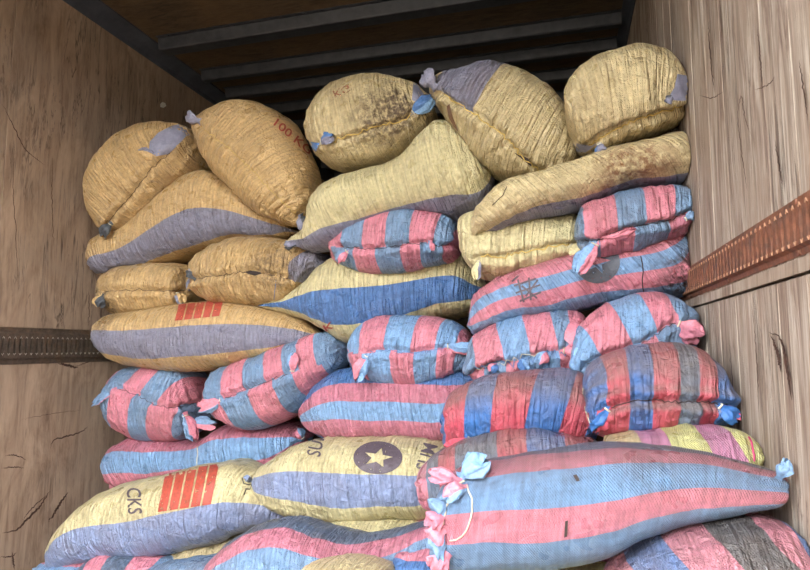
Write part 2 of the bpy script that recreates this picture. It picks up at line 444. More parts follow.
# ------------------------------------------------------------------ setting: the box of the truck
Y0, Y1 = -0.35, 5.6
def wood(name, c1, c2, dark, seed, axis_scale=(9, 9, 1.0), crack=.5, warm=(150, 110, 74), depthy=False):
    M = NT(name); obj = M.map(M.n('ShaderNodeNewGeometry').outputs['Position'], loc=(seed*2.1, seed*.7, seed))
    rnd = M.n('ShaderNodeObjectInfo').outputs['Random']
    off = M.n('ShaderNodeVectorMath', operation='SCALE', i_0=(3.1, 7.7, 2.3)); M.t.links.new(rnd, off.inputs['Scale'])
    p = M.n('ShaderNodeVectorMath', operation='ADD', i_0=obj, i_1=off.outputs[0]).outputs[0]
    g = M.noise(M.map(p, axis_scale), 3.2, 6, .65, 1.1)
    fine = M.noise(M.map(p, (axis_scale[0]*5, axis_scale[1]*5, axis_scale[2]*1.6)), 2.6, 5, .7, .3)
    patch = M.noise(p, 3.0, 5, .6, .8)
    col = M.ramp(g, [(.25, lin(dark)), (.42, lin(c2)), (.6, lin(c1)), (.8, lin(c2))])
    col = M.mix(M.rng(patch, .42, .68), col, lin(warm), 'MIX') if warm else col
    col = M.mix(1.0, col, M.ramp(fine, [(.25, (.55, .5, .46, 1)), (.5, (1, 1, 1, 1)), (.78, (1.18, 1.16, 1.14, 1))]), 'MULTIPLY')
    ck = M.noise(M.map(p, (axis_scale[0]*2.2, axis_scale[1]*2.2, axis_scale[2]*.55)), 2.4, 4, .62, 1.6)
    ckm = M.rng(M.math('ABSOLUTE', M.math('SUBTRACT', ck, .5)), .020, .0)
    ckm = M.math('MULTIPLY', ckm, M.rng(M.noise(p, 2.2, 3), .50, .64))
    col = M.mix(M.math('MULTIPLY', ckm, crack), col, lin((48, 32, 24)))
    sc = M.rng(M.noise(M.map(p, (26, 26, 5)), 2.0, 5, .75, .6), .54, .66)
    sc = M.math('MULTIPLY', sc, M.rng(M.noise(p, 3.5, 3, .6), .52, .66))
    col = M.mix(M.math('MULTIPLY', sc, .75), col, lin((70, 46, 36)))
    M.set('Base Color', col); M.set('Roughness', .72)
    h = M.math('SUBTRACT', M.math('ADD', M.math('MULTIPLY', g, .6), M.math('MULTIPLY', fine, .5)), M.math('MULTIPLY', ckm, .8))
    M.set('Normal', M.n('ShaderNodeBump', i_Strength=.7, i_Distance=.006, i_Height=h).outputs[0])
    return M.m
wl = wood('left_plywood', (172, 148, 126), (148, 124, 104), (98, 76, 60), 1, (2.6, 2.6, .9), .8, (152, 132, 114))
wr = wood('right_boards', (192, 180, 166), (136, 116, 102), (72, 56, 50), 5, (9, 9, .8), .9, (158, 140, 124))
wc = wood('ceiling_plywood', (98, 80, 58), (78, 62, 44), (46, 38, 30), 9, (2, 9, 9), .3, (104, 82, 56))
wf = wood('floor_boards', (120, 100, 80), (96, 80, 64), (60, 48, 40), 13, (9, 1, 9), .5, (100, 84, 68))
darkm = plain('backing_steel', (52, 50, 50), .7, .2)
steel = plain('galvanised_beam', (84, 86, 92), .45, .2, .55, .3, 20)
def struct(name, vf, mat, smooth=False):
    o = mesh_obj(name, vf[0], vf[1], mat, smooth=smooth); o['kind'] = 'structure'; return o
zl0, zl1 = CAMZ-.068, CAMZ+.077
zr0, zr1 = CAMZ+.137, CAMZ+.226
wallL = struct('wall_left', box(WL-.05, WL-.012, Y0, Y1, -.02, CZ+.03), darkm)
wallR = struct('wall_right', box(WR+.012, WR+.05, Y0, Y1, -.02, CZ+.03), darkm)
back = struct('wall_back', box(WL-.05, WR+.05, Y1, Y1+.04, -.02, CZ+.03), plain('back_ply', (96, 78, 58), .8))
ceil_ = struct('ceiling', box(WL-.05, WR+.05, Y0, Y1, CZ+.012, CZ+.05), darkm)
floor = struct('floor', box(WL-.05, WR+.05, Y0, Y1, -.06, -.022), darkm)
gnd = struct('ground', box(-25, 25, -40, 12, -1.25, -1.15), plain('dusty_ground', (104, 96, 84), .9, .15, 0, .3, 2))
# added unseen wall behind the truck: blocks low sky so the upper box darkens
struct('added_sky_blocker', box(-25, 25, -11.3, -11, -1.15, 3.6), plain('sky_blocker_surface', (150, 138, 120), .9, .15, 0, .3, 2))
# left wall: big plywood sheets above and below the rail
joints = [Y0, .55, 1.765, 2.98, 4.2, Y1]
rng_ = np.random.RandomState(4)
def bevel_box(x0, x1, y0, y1, z0, z1, face, b=.004):
    """a sheet whose room-side edge is chamfered; face=+1: room side is +x"""
    xs = (x0, x1) if face > 0 else (x1, x0)
    v = [(xs[0], y, z) for y, z in ((y0, z0), (y1, z0), (y1, z1), (y0, z1))]
    v += [(xs[1]-face*b, y, z) for y, z in ((y0, z0), (y1, z0), (y1, z1), (y0, z1))]
    v += [(xs[1], y, z) for y, z in ((y0+b, z0+b), (y1-b, z0+b), (y1-b, z1-b), (y0+b, z1-b))]
    q = lambda a, b_: [(a+i, a+(i+1) % 4, b_+(i+1) % 4, b_+i) for i in range(4)]
    f = [(3, 2, 1, 0), (8, 9, 10, 11)]+q(0, 4)+q(4, 8)
    return v, f
for a, b in zip(joints[:-1], joints[1:]):
    for z0, z1 in ((0.0, zl0-.001), (zl1+.001, CZ-.045)):
        v, f = bevel_box(WL-.012, WL, a+.0012, b-.0012, z0, z1, 1, .0015); mesh_obj('plywood_sheet', v, f, wl, wallL, False)
# right wall: upright boards, butted, with open joints
y = Y0; i = 0
while y < Y1-.02:
    wd = .105+.05*rng_.rand(); yb = min(y+wd, Y1); pr = rng_.rand()*.0015
    for z0, z1 in ((0.0, zr0-.030), (zr0-.026, CZ-.045)):
        v, f = bevel_box(WR-pr, WR+.012, y+.0012, yb-.0012, z0, z1, -1, .0012); mesh_obj('board', v, f, wr, wallR, False)
    y = yb
# floor boards
y = WL
while y < WR-.01:
    yb = min(y+.20, WR); v, f = box(y+.002, yb-.002, Y0, Y1, -.022, 0); mesh_obj('floor_board', v, f, wf, floor, False); y = yb
# ceiling sheets, running across between the beams
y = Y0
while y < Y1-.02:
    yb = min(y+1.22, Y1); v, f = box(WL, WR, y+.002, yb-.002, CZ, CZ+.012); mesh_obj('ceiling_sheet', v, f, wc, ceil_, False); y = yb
# ceiling beams: folded steel hat sections
for k, yb in enumerate([-.05, .27, .59, .91, 1.23, 1.55, 1.87, 2.50, 2.86, 3.11, 3.40, 3.70, 4.0, 4.3, 4.6, 4.9, 5.2]):
    hh, wd = .055, .030
    if k == 7: hh, wd = .060, .045
    if k == 6: continue
    pr = [(-wd-.022, CZ), (-wd-.022, CZ-.003), (-wd-.002, CZ-.003), (-wd+.006, CZ-hh+.006), (-wd+.012, CZ-hh), (wd-.012, CZ-hh), (wd-.006, CZ-hh+.006), (wd+.002, CZ-.003), (wd+.022, CZ-.003), (wd+.022, CZ)]
    n = len(pr); v = [(x, yb+p, z) for x in (WL+.13, WR-.045) for p, z in pr]
    f = [(j, (j+1) % n, n+(j+1) % n, n+j) for j in range(n)]+[tuple(range(n-1, -1, -1)), tuple(range(n, 2*n))]
    mesh_obj('ceiling_beam', v, f, steel, ceil_, False)
    # screws along the flange
    sv = []
    for x in np.arange(WL+.2, WR-.1, .38):
        for sgn in (-1, 1): sv.append(box(x-.005, x+.005, yb+sgn*(wd+.013)-.005, yb+sgn*(wd+.013)+.005, CZ-.007, CZ-.003))
    v, f = join(sv); o = mesh_obj('screw_head', v, f, steel, ceil_, False); o['kind'] = 'stuff'
# top side rails: folded steel coves along both walls
cove = plain('cove_steel', (84, 88, 98), .55, .25, .3, .3, 9)
for nm, X, s in (('trim_1', WL, 1), ('trim_2', WR, -1)):
    cw = .095 if s > 0 else .045; pr = [(0, CZ-.055), (.006, CZ-.055), (.012, CZ-.035), (cw*.5, CZ-.022), (cw, CZ-.008), (cw, CZ), (0, CZ)]
    n = len(pr); v = [(X+s*p, yy, z) for yy in (Y0, Y1) for p, z in pr]
    f = [(j, (j+1) % n, n+(j+1) % n, n+j) for j in range(n)]+[tuple(range(n)), tuple(range(2*n-1, n-1, -1))]
    struct(nm, (v, f), cove)

# cargo rails: rolled plates with a row of lipped slots
def rust(name, c1, c2, c3, rough=.6, metal=.35):
    M = NT(name); p = M.n('ShaderNodeNewGeometry').outputs['Position']
    a = M.noise(p, 9, 6, .7, .5); b = M.noise(p, 60, 4, .7)
    col = M.ramp(a, [(.3, lin(c1)), (.5, lin(c2)), (.68, lin(c3))])
    col = M.mix(1.0, col, M.ramp(b, [(.3, (.6, .6, .6, 1)), (.7, (1.25, 1.2, 1.15, 1))]), 'MULTIPLY')
    M.set('Base Color', col); M.set('Roughness', rough); M.set('Metallic', metal)
    M.set('Normal', M.n('ShaderNodeBump', i_Strength=.5, i_Distance=.003, i_Height=b).outputs[0]); return M.m
rustL = rust('brown_rail_steel', (80, 68, 60), (98, 86, 76), (112, 88, 68))
rustR = rust('rusty_rail_steel', (104, 74, 60), (140, 92, 70), (92, 76, 70))
lipm = plain('worn_bright_steel', (206, 196, 184), .35, .2, .6)
def rail(label, X, s, z0, z1, mat, pitch, sh, sw, ya, yb, rows, lipmat):
    """X wall plane, s: +1 room lies to +x"""
    root = thing('cargo_rail', label, 'rail', (X, ya, z0))
    xo = X+s*.012
    parts, lips, ring = [], [], []
    def q(pts): parts.append((pts, [(0, 1, 2, 3)]))
    n = int((yb-ya)/pitch); H = z1-z0; e = H*.16
    # profile: bottom flange, step, perforated web, step, top flange
    for za, zb, xa, xb in ((z0, z0+e*.7, X+s*.003, X+s*.004), (z0+e*.7, z0+e, X+s*.004, xo), (z1-e, z1-e*.7, xo, X+s*.004), (z1-e*.7, z1, X+s*.004, X+s*.003)):
        q([(xa, ya, za), (xa, ya+n*pitch, za), (xb, ya+n*pitch, zb), (xb, ya, zb)])
    W0, W1 = z0+e, z1-e; rh = (W1-W0)/rows
    for r in range(rows):
        for k in range(n):
            y0 = ya+k*pitch; yc = y0+pitch/2; zc = W0+rh*(r+.5)
            out = [(y0, W0+rh*r), (yc, W0+rh*r), (y0+pitch, W0+rh*r), (y0+pitch, zc), (y0+pitch, W0+rh*(r+1)), (yc, W0+rh*(r+1)), (y0, W0+rh*(r+1)), (y0, zc)]
            inn = [(yc-sw*.6, zc-sh*.8), (yc, zc-sh), (yc+sw*.6, zc-sh*.8), (yc+sw, zc), (yc+sw*.6, zc+sh*.8), (yc, zc+sh), (yc-sw*.6, zc+sh*.8), (yc-sw, zc)]
            v = [(xo, a, b) for a, b in out]+[(xo, a, b) for a, b in inn]+[(X+s*.002, a, b) for a, b in inn]
            f = [(j, (j+1) % 8, 8+(j+1) % 8, 8+j) for j in range(8)]+[(8+j, 8+(j+1) % 8, 16+(j+1) % 8, 16+j) for j in range(8)]
            parts.append((v, f))
            v = [(xo+s*.0005, yc+(a-yc)*(1.35 if s > 0 else 1.15), zc+(b-zc)*1.05) for a, b in inn]+[(xo+s*.0018, yc+(a-yc)*1.07, zc+(b-zc)*1.02) for a, b in inn]+[(xo, a, b) for a, b in inn]
            # the lip stands proud at the slot's two ends, where straps have worn it bright
            f = [(j, (j+1) % 8, 8+(j+1) % 8, 8+j) for j in (0, 1, 4, 5)]+[(8+j, 8+(j+1) % 8, 16+(j+1) % 8, 16+j) for j in (0, 1, 4, 5)]
            lips.append((v, f))
    v, f = join(parts); mesh_obj('rail_plate', v, f, mat, root, False)
    v, f = join(lips); o = mesh_obj('slot_lip', v, f, lipmat, root, False); o['kind'] = 'stuff'
    scr = []
    for yy in np.arange(ya+.15, yb, .4):
        for zz in (z0+e*.4, z1-e*.4):
            th = np.arange(8)*math.pi/4
            vv = [(X+s*.002, yy+.006*math.cos(t), zz+.006*math.sin(t)) for t in th]+[(X+s*.006, yy+.004*math.cos(t), zz+.004*math.sin(t)) for t in th]
            v2, f2 = vv, [(j, (j+1) % 8, 8+(j+1) % 8, 8+j) for j in range(8)]+[tuple(range(8, 16))]
            mesh_obj('bolt_head', v2, f2, mat, root, False)
    return root
rail('brown steel slotted cargo rail along the left wall', WL, 1, zl0, zl1, rustL, .0255, .036, .0065, Y0, 2.9, 1, lipm)
rail('rusty orange steel slotted cargo rail along the right wall', WR, -1, zr0, zr1, rustR, .0255, .030, .0070, Y0, 2.6, 1, plain('worn_rust', (196, 150, 120), .5, .2, .4))
# a loose wooden strip under the right rail
v, f = box(WR-.006, WR+.004, Y0, 2.4, zr0-.026, zr0-.004); mesh_obj('batten', v, f, wr, wallR, False)

# splits and gouges in the plywood
darkcrack = plain('splintered_wood', (74, 50, 38), .9, .5)
def wall_bvh(X):
    v = [(X, Y0, 0), (X, Y1, 0), (X, Y1, CZ), (X, Y0, CZ)]; return BVHTree.FromPolygons(v, [(0, 1, 2, 3)])
BL, BR = wall_bvh(WL), wall_bvh(WR-.004)
def split(bvh, pts, wmax, parent, jag=1.0, seed=0, name='split'):
    c = smooth_curve(P2(pts), 36); T = np.gradient(c, axis=0); T /= np.linalg.norm(T, axis=1)[:, None]; Nn = np.stack([-T[:, 1], T[:, 0]], 1)
    t = np.linspace(0, 1, 36); wdt = .62*wmax*np.sin(np.clip(t, 0.02, .98)*math.pi)**.7
    r = np.random.RandomState(seed); j = r.randn(36)*.35*jag
    a = c+Nn*(wdt*.5*(1+.5*r.rand(36)))[:, None]+Nn*j[:, None]; b = c-Nn*(wdt*.5*(1+.5*r.rand(36)))[:, None]+Nn*j[:, None]
    pl = [[tuple(a[i]), tuple(a[i+1]), tuple(b[i+1]), tuple(b[i])] for i in range(35)]
    return decal(bvh, pl, darkcrack, name, parent, .0015, 12)
for k, (p, wd) in enumerate([('58,363 70,366 78,368', 3.5), ('74,367 88,362 99,356', 1.0), ('20,420 50,414 82,410', .5), ('50,448 54,440 64,437 78,433 88,427', 1.8),
                             ('2,533 16,530 26,520 38,508 50,491', 2.6), ('22,520 34,506 48,494', 1.2), ('0,557 12,556 16,552', 1.6), ('12,552 13,562 14,570', 2.2),
                             ('48,522 56,510 62,500 68,492', 2.8), ('52,158 52,200 53,246', .9), ('14,140 13,190 16,240 18,290', .8), ('2,104 14,128 26,150 44,165', 1.1),
                             ('5,456 14,455 26,460', 1.5), ('2,468 14,467 24,468', 1.5), ('60,300 62,312 61,326', .7), ('88,290 89,308 88,326', .9)]):
    split(BL, p, wd, wallL, 1, k)
for k, (p, wd) in enumerate([('709,22 711,55 715,92', 1.6), ('758,28 761,56 763,88', 1.5), ('738,110 742,150 748,190', 1.0), ('776,140 780,165 784,188', 1.8),
                             ('770,332 782,340 788,370 793,400', 3.6), ('772,336 778,352 782,372', 4.0), ('752,300 757,350 760,420', .9), ('700,95 712,98 724,92', 1.2), ('738,115 742,96 746,118 752,136', 1.0),
                             ('756,90 770,84 776,76', 1.3), ('800,60 805,90 809,120', 2.0), ('730,340 733,380 737,420', .8)]):
    split(BR, p, wd, wallR, 1, 40+k)
decal(BL, [[(160, 104), (162, 102), (165, 103), (166, 106), (163, 108), (160, 107)]], plain('white_fleck', (226, 224, 214), .6, .1), 'white_fleck', wallL, .002, 9)  # small off-white spot laid on the left wall

# ------------------------------------------------------------------ the sacks
STR = plain('string_fibre', (206, 196, 170)); THY = plain('yellow_thread', (206, 176, 96), .6); THD = plain('dark_thread', (58, 46, 42), .9)
THB = plain('blue_thread', (96, 130, 176), .6)
inkR, inkK, inkG = ink('red_ink', (168, 72, 56), .50), ink('dark_ink', (84, 72, 80), .49), ink('grey_ink', (78, 82, 92), .50)
band_patch = {}
def patch(K, poly, col, name='woven_band'):
    if col not in band_patch:
        band_patch[col] = plain('band_'+col, C[col], .55, .22, 0, .9, 45)
    return decal(K.bvh, [poly], band_patch[col], name, K.root, .0018, 4.0)
GT, GS, GR = 'tan sacks', 'pink and blue striped sacks', 'red and blue striped sacks'
BR_ = (74, 52, 38)
def cl(name, *a, **k): return cloth(name, *a, **k)

def lettering_down(K):
    # the word runs upwards over the sack's shoulder, so only its last letters show
    lettering(K, 'CKS', (127, 488), (1.0, 14.5), (20, -.5), inkK)
# --- top row
k = sack('tan sack slumped against the left wall, highest at far left with grey-violet corner patch',
    '98,232 86,205 90,172 120,139 155,123 196,122 212,140', '98,232 118,236 142,224 162,208 190,190 208,168 212,140', 2.20, .17, mat=cl('tan_cloth_a', 'O1', dirt=.45, seed=1), along=False,
    seam='100,232 116,212 134,192 150,170 172,150', seed=1, gather=.006)
patch(k, [(149, 152), (150, 142), (158, 133), (172, 126), (190, 122), (203, 124), (200, 132), (186, 136), (176, 147), (168, 154), (156, 156)], 'P')
ear(k, (160, 158), (141, 152), 13, 'P', 'O'); ear(k, (112, 222), (104, 236), 14, 'S', 'O')
stitching(k, THD)
k = sack('tan cone-shaped sack lettered in red, tipped over at the top left',
    '193,117 215,106 258,101 288,113 306,138 322,172 320,200 306,226', '193,117 197,142 214,172 246,204 278,220 306,226', 2.12, .17, mat=cl('tan_cloth_b', 'O1', dirt=.25, seed=2, pleat=1.2), along=False,
    seam='199,126 226,146 250,168 270,190 300,218', seed=2, seamdepth=.007)
ear(k, (200, 122), (189, 115), 15, 'P', 'P', tie=False); ear(k, (300, 214), (306, 228), 13, 'S', 'P', tie=False)
lettering(k, '100 KG', (271, 123), (12, 10.2), (6.2, -9), inkR); stitching(k, THY, 1.0)
k = sack('oval tan sack on the top row with a bright blue tied corner on each end',
    '303,140 310,110 342,82 384,75 420,84 436,104', '303,140 312,162 340,174 380,168 416,150 432,130 436,104', 2.08, .18,
    mat=cl('tan_cloth_c', 'T1', dirt=.35, seed=3, stains=[tuple(at_y([(385, 118)], 1.92)[0])+(.15, .85, BR_), tuple(at_y([(400, 105)], 1.92)[0])+(.09, .8, BR_)]), along=False, seam='322,143 350,136 375,127 400,121 424,104', seed=3)
patch(k, [(303, 142), (307, 141), (320, 143), (316, 152), (313, 163), (307, 156)], 'B'); patch(k, [(413, 84), (424, 82), (436, 98), (436, 112), (424, 108), (412, 100)], 'P')
ear(k, (320, 143), (333, 137), 13, 'B', 'P'); ear(k, (410, 115), (430, 99), 17, 'B', 'L'); stitching(k, THY, 2.0, .0022)
stitching(k, STR, .3, .0012, 6, 'loose_thread', '407,117 409,135 411,152 412,160')
lettering(k, 'KG', (332, 92), (12, -5), (4, 9), ink('faint_red_ink', (150, 90, 66), .60))
k = sack('biggest round tan sack on the top row, split seam across its gathered end',
    '428,78 452,68 492,62 532,74 560,102 578,140 576,164', '428,78 438,104 452,132 474,164 504,183 540,186 566,180 576,164', 1.98, .19,
    mat=cl('tan_cloth_d', 'T.10 P.40 T1', 'T1', dirt=.35, seed=4, pleat=1.8), along=False, seam='440,92 470,112 502,134 522,156 545,172 572,178', seed=4, pleat=.0034, seam_mess=1.5)
ear(k, (436, 88), (426, 74), 20, 'P', 'P', tie=False); stitching(k, THY, 2.0, .0022); ear(k, (560, 168), (570, 176), 12, 'P', 'P', tie=False)
decal(k.bvh, [[(514, 153), (520, 155), (528, 158), (533, 165), (530, 166), (523, 160)]], THD, 'torn_slit', k.root, .002, 3)  # dark decal paints the shade inside the open seam slit
decal(k.bvh, [[(447, 106), (450, 104), (453, 116), (459, 132), (454, 126), (449, 117)]], plain('slit_shade', (120, 88, 66)), 'torn_slit', k.root, .002, 3)  # brown decal stands for the shade in a slit
k = sack('round tan sack at the top right corner beside the right wall',
    '568,126 565,96 580,70 608,53 640,48 668,54 686,78 691,106', '568,126 580,152 604,158 640,148 676,132 690,120 691,106', 1.80, .17,
    mat=cl('tan_cloth_e', 'T1', dirt=.30, seed=5), along=False, seam='586,146 604,136 630,122 660,112 688,106', seed=5)
patch(k, [(666, 100), (674, 88), (677, 74), (686, 76), (692, 100), (680, 101)], 'P'); patch(k, [(570, 143), (577, 143), (588, 145), (597, 144), (586, 152), (576, 151)], 'P')
ear(k, (599, 142), (604, 154), 11, 'B', 'P'); ear(k, (672, 103), (664, 99), 7, 'S', 'P', tie=False); stitching(k, THY, 2.0, .0022)
# --- second row
k = sack('long tan sack with a broad grey-violet band, lying on the left below the tipped sack',
    '88,266 96,240 128,226 165,196 205,170 245,184 272,206 300,232', '88,266 96,274 140,268 196,252 238,242 274,240 300,232', 2.25, .19, .26,
    mat=cl('tan_cloth_f', 'O.50 P.88 O1', dirt=.25, seed=6), boff=[(0, .06), (.15, .0), (.55, -.02), (.8, .06), (1, .2)], seed=6)
k = sack('large tan sack with a grey-violet lower band, under the oval sack',
    '287,244 306,228 318,196 345,176 400,158 440,122 470,136 492,168', '287,244 310,251 340,246 372,232 415,216 455,216 484,206 492,168', 2.05, .19, .26,
    mat=cl('tan_cloth_g', 'G.78 P1', dirt=.22, seed=7, pleat=1.3), boff=[(0, .4), (.12, .22), (.35, .02), (.8, .0), (1, 0)], seed=7)
ear(k, (296, 244), (286, 245), 10, 'P', 'S', tie=False)
k = sack('long tan sack stained brown, under the two rightmost top sacks',
    '472,240 478,212 504,188 545,176 590,158 640,146 692,134', '472,240 500,234 540,218 590,206 640,192 680,186 694,178 692,134', 1.86, .17, .24,
    mat=cl('tan_cloth_h', 'T.76 P1', dirt=.40, seed=8, pleat=.8, stains=[tuple(at_y([(628, 168)], 1.7)[0])+(.11, .9, (120, 76, 44)), tuple(at_y([(660, 162)], 1.7)[0])+(.07, .6, (120, 76, 44))]), boff=[(0, .1), (.1, .03), (1, -.01)], seed=8)
stitching(k, THD, .3, .0012, 6, 'loose_thread', '507,186 502,196 492,206')
# --- third row
k = sack('small tan sack with a dirty blackened end, wedged at the left wall above the rail',
    '95,300 100,274 130,264 170,262 204,266 208,290', '95,300 106,316 140,319 180,312 202,306 208,290', 2.24, .16,
    mat=cl('tan_cloth_i', 'A.04 O1', 'O1', dirt=.45, seed=9, stains=[tuple(at_y([(103, 305)], 2.12)[0])+(.09, 1, (50, 38, 30))]), along=False, seam='103,292 130,290 158,291 190,290', seed=9)
ear(k, (194, 278), (189, 290), 14, 'P', 'O'); ear(k, (176, 292), (182, 303), 15, 'P', 'O'); ear(k, (104, 294), (100, 306), 16, 'O', 'S', tie=False); stitching(k, THD)
k = sack('tan sack with a cracked open seam and grey-violet corner, third row left',
    '187,276 200,254 240,240 300,240 330,250 334,268', '187,276 200,298 240,308 290,304 308,292 322,276 334,268', 2.17, .17,
    mat=cl('tan_cloth_j', 'O.80 P1', 'O1', dirt=.35, seed=10, pleat=1.8, stains=[tuple(at_y([(270, 262)], 1.98)[0])+(.12, .7, BR_)]), along=False, seam='190,280 215,276 245,272 270,275 290,280', seed=10, pleat=.0032, seam_mess=1.4,
    boff=[(0, -.10), (.5, .03), (1, .03)])
decal(k.bvh, [[(244, 272), (250, 270), (257, 271), (262, 274), (255, 276), (248, 274)]], THD, 'torn_slit', k.root, .002, 3)
ear(k, (196, 280), (189, 272), 10, 'P', 'S', tie=False); stitching(k, THD, 1.2)
stitching(k, THB, .3, .0012, 6, 'loose_thread', '276,280 275,290 274,300')
k = sack('small tan sack with knotted corner, between the blue banded sack and the stained sack',
    '460,240 462,216 490,205 540,212 574,216 580,244', '460,240 466,264 484,281 525,279 562,267 580,244', 1.98, .16,
    mat=cl('tan_cloth_k', 'P.10 G1', 'P.14 G1', dirt=.3, seed=11), along=False, seam='478,257 505,256 530,251 555,246 572,244', seed=11)
ear(k, (568, 245), (580, 255), 17, 'G', 'G'); ear(k, (479, 258), (477, 278), 9, 'P', 'G'); stitching(k, THY, 2.0, .0022)
k = sack('small striped sack right of the knotted tan sack, with a dangling pink corner',
    '577,236 580,210 606,198 640,190 680,186 698,196 697,215', '577,236 592,262 625,260 665,248 692,238 697,215', 1.84, .15,
    mat=cl('stripe_cloth_a', 'M.17 K.36 M.53 K.71 M.85 m1', 'M.25 K.45 M.68 D.83 A1', dirt=.45, seed=12), along=False, seam='582,240 600,240 625,229 650,224 672,219 692,212', seed=12, group=GS)
ear(k, (598, 240), (580, 270), 17, 'K', 'L'); ear(k, (600, 239), (632, 228), 9, 'K', 'D', tie=False); ear(k, (684, 220), (694, 215), 9, 'A', 'M'); stitching(k, THD)
k = sack('small oval striped sack tucked under the tan sack with the lower violet band',
    '330,248 336,228 360,212 400,206 440,210 458,226 459,246', '330,248 338,264 365,276 400,275 436,267 455,258 459,246', 2.09, .16,
    mat=cl('stripe_cloth_b', 'M.07 K.22 M.36 K.51 M.65 K.80 M.91 K1', 'K.14 M.30 K.44 M.60 K.72 M.86 K1', dirt=.25, seed=13), along=False, seam='338,247 356,248 372,249 395,246 420,243 440,246 452,244', seed=13, group=GS)
ear(k, (349, 250), (339, 261), 12, 'K', 'M'); ear(k, (430, 240), (432, 251), 9, 'K', 'M', tie=False); stitching(k, THD, 1.2)
k = sack('yellowish sack with one bright blue lengthwise band, centre of the pile',
    '258,308 290,296 322,268 350,256 400,254 450,252 470,262 488,290', '258,308 300,318 326,330 350,342 390,338 440,322 476,310 488,290', 2.20, .20, .28,
    mat=cl('yellow_cloth_a', 'G.40 B.77 G1', dirt=.15, seed=14, pleat=1.4), boff=[(0, .12), (.12, .02), (.25, -.02), (.6, .0), (1, .06)], seed=14, pleat=.0034, tilt=.2)
lettering(k, 'K', (322, 326), (14, -7), (5, 8), inkR)
k = sack('long sloping striped sack with a faded round star mark by the right wall',
    '467,326 476,296 510,272 550,262 600,250 650,238 697,228', '467,326 482,335 520,322 560,318 600,304 650,300 690,294 698,270 697,228', 1.93, .16, .22,
    mat=cl('stripe_cloth_c', 'K.30 L.52 K.76 M1', dirt=.25, seed=15, pleat=1.2, stains=[tuple(at_y([(684, 280)], 1.78)[0])+(.09, 1, (60, 40, 36)), tuple(at_y([(690, 255)], 1.78)[0])+(.05, .8, (60, 40, 36))]),
    boff=[(0, .32), (.12, .12), (.3, .02), (1, -.02)], seed=15, group=GS, pleat=.003)
th = np.linspace(0, 2*math.pi, 28, endpoint=False)
def star(c, r, r2, xd=(1, 0), yd=(0, -1), rot=0):
    return [(c[0]+xd[0]*q*math.sin(a)+yd[0]*q*math.cos(a), c[1]+xd[1]*q*math.sin(a)+yd[1]*q*math.cos(a)) for q, a in
            [((r if i % 2 == 0 else r2), rot+i*math.pi/5) for i in range(10)]]
def ringstar(K, c, r, rs, mat, name='printed_emblem', rot=0.0, sq=1.0):
    """a filled disc with a star left open in it"""
    st = star(c, rs, rs*.42, (1, 0), (0, -sq), rot); pol = []
    for i in range(10):
        a0, a1 = rot+i*math.pi/5, rot+(i+1)*math.pi/5; arc = [(c[0]+r*math.sin(a), c[1]-sq*r*math.cos(a)) for a in np.linspace(a1, a0, 4)]
        pol.append([st[i], st[(i+1) % 10]]+arc)
    return decal(K.bvh, pol, mat, name, K.root, .0022, 3.0)
ringstar(k, (597, 262), 23, 14, inkG, rot=.2, sq=.92)
lines = [[(514, 286), (536, 279)], [(516, 293), (540, 285)], [(520, 301), (541, 292)], [(518, 280), (524, 302)], [(529, 278), (531, 300)], [(522, 286), (537, 298)], [(538, 280), (526, 296)], [(512, 282), (519, 276)]]
pl = []
for (a, b) in lines:
    d = np.array(b)-a; nn = np.array([-d[1], d[0]])/np.linalg.norm(d)*.9; a = np.array(a); b = np.array(b)
    pl.append([tuple(a-nn), tuple(b-nn), tuple(b+nn), tuple(a+nn)])
decal(k.bvh, pl, ink('dark_ink', (0, 0, 0)), 'printed_crest', k.root, .0024, 3)
stitching(k, THD, .3, .0016, 6, 'dark_cord', '640,255 643,270 642,284 645,296'); 
# --- fourth row
k = sack('long tan sack with grey-violet band and small red bars, level with the left rail',
    '93,336 98,316 140,310 200,302 250,304 300,320 324,338', '93,336 104,358 150,368 200,369 260,360 300,350 324,338', 2.18, .18, .25,
    mat=cl('tan_cloth_l', 'O.36 P.80 O1', dirt=.22, seed=16, pleat=1.1, stains=[tuple(at_y([(106, 322)], 2.05)[0])+(.08, .7, (70, 52, 40))]), boff=[(0, -.02), (.6, .0), (.85, .04), (1, .2)], seed=16)
def bars(K, p0, dx, up, n, wfrac, mat):
    pol = []
    for i in range(n):
        a = np.array(p0)+np.array(dx)*i; b = a+np.array(dx)*wfrac; pol.append([tuple(a), tuple(b), tuple(b+np.array(up)), tuple(a+np.array(up))])
    return decal(K.bvh, pol, mat, 'printed_bars', K.root, .0022, 3.0)
bars(k, (175, 321), (9.2, -1.0), (4, -16), 5, .82, inkR); ear(k, (308, 337), (319, 336), 8, 'P', 'O', tie=False)
k = sack('plump striped sack with flared pink corners, centred under the blue banded sack',
    '346,358 350,334 375,320 420,317 455,321 474,340 474,358', '346,358 352,374 380,387 415,388 450,377 470,364 474,358', 2.06, .16,
    mat=cl('stripe_cloth_d', 'K.10 L.24 K.40 L.56 K.70 L.82 K.92 M1', 'M.14 K.27 L.44 K.58 L.72 K.84 M1', dirt=.12, seed=17), along=False, seam='368,352 390,351 412,353 430,350 448,347', seed=17, group=GS, seamdepth=.015)
ear(k, (370, 353), (358, 377), 17, 'K', 'L'); ear(k, (443, 346), (475, 346), 14, 'K', 'L'); stitching(k, THB, 1.6)
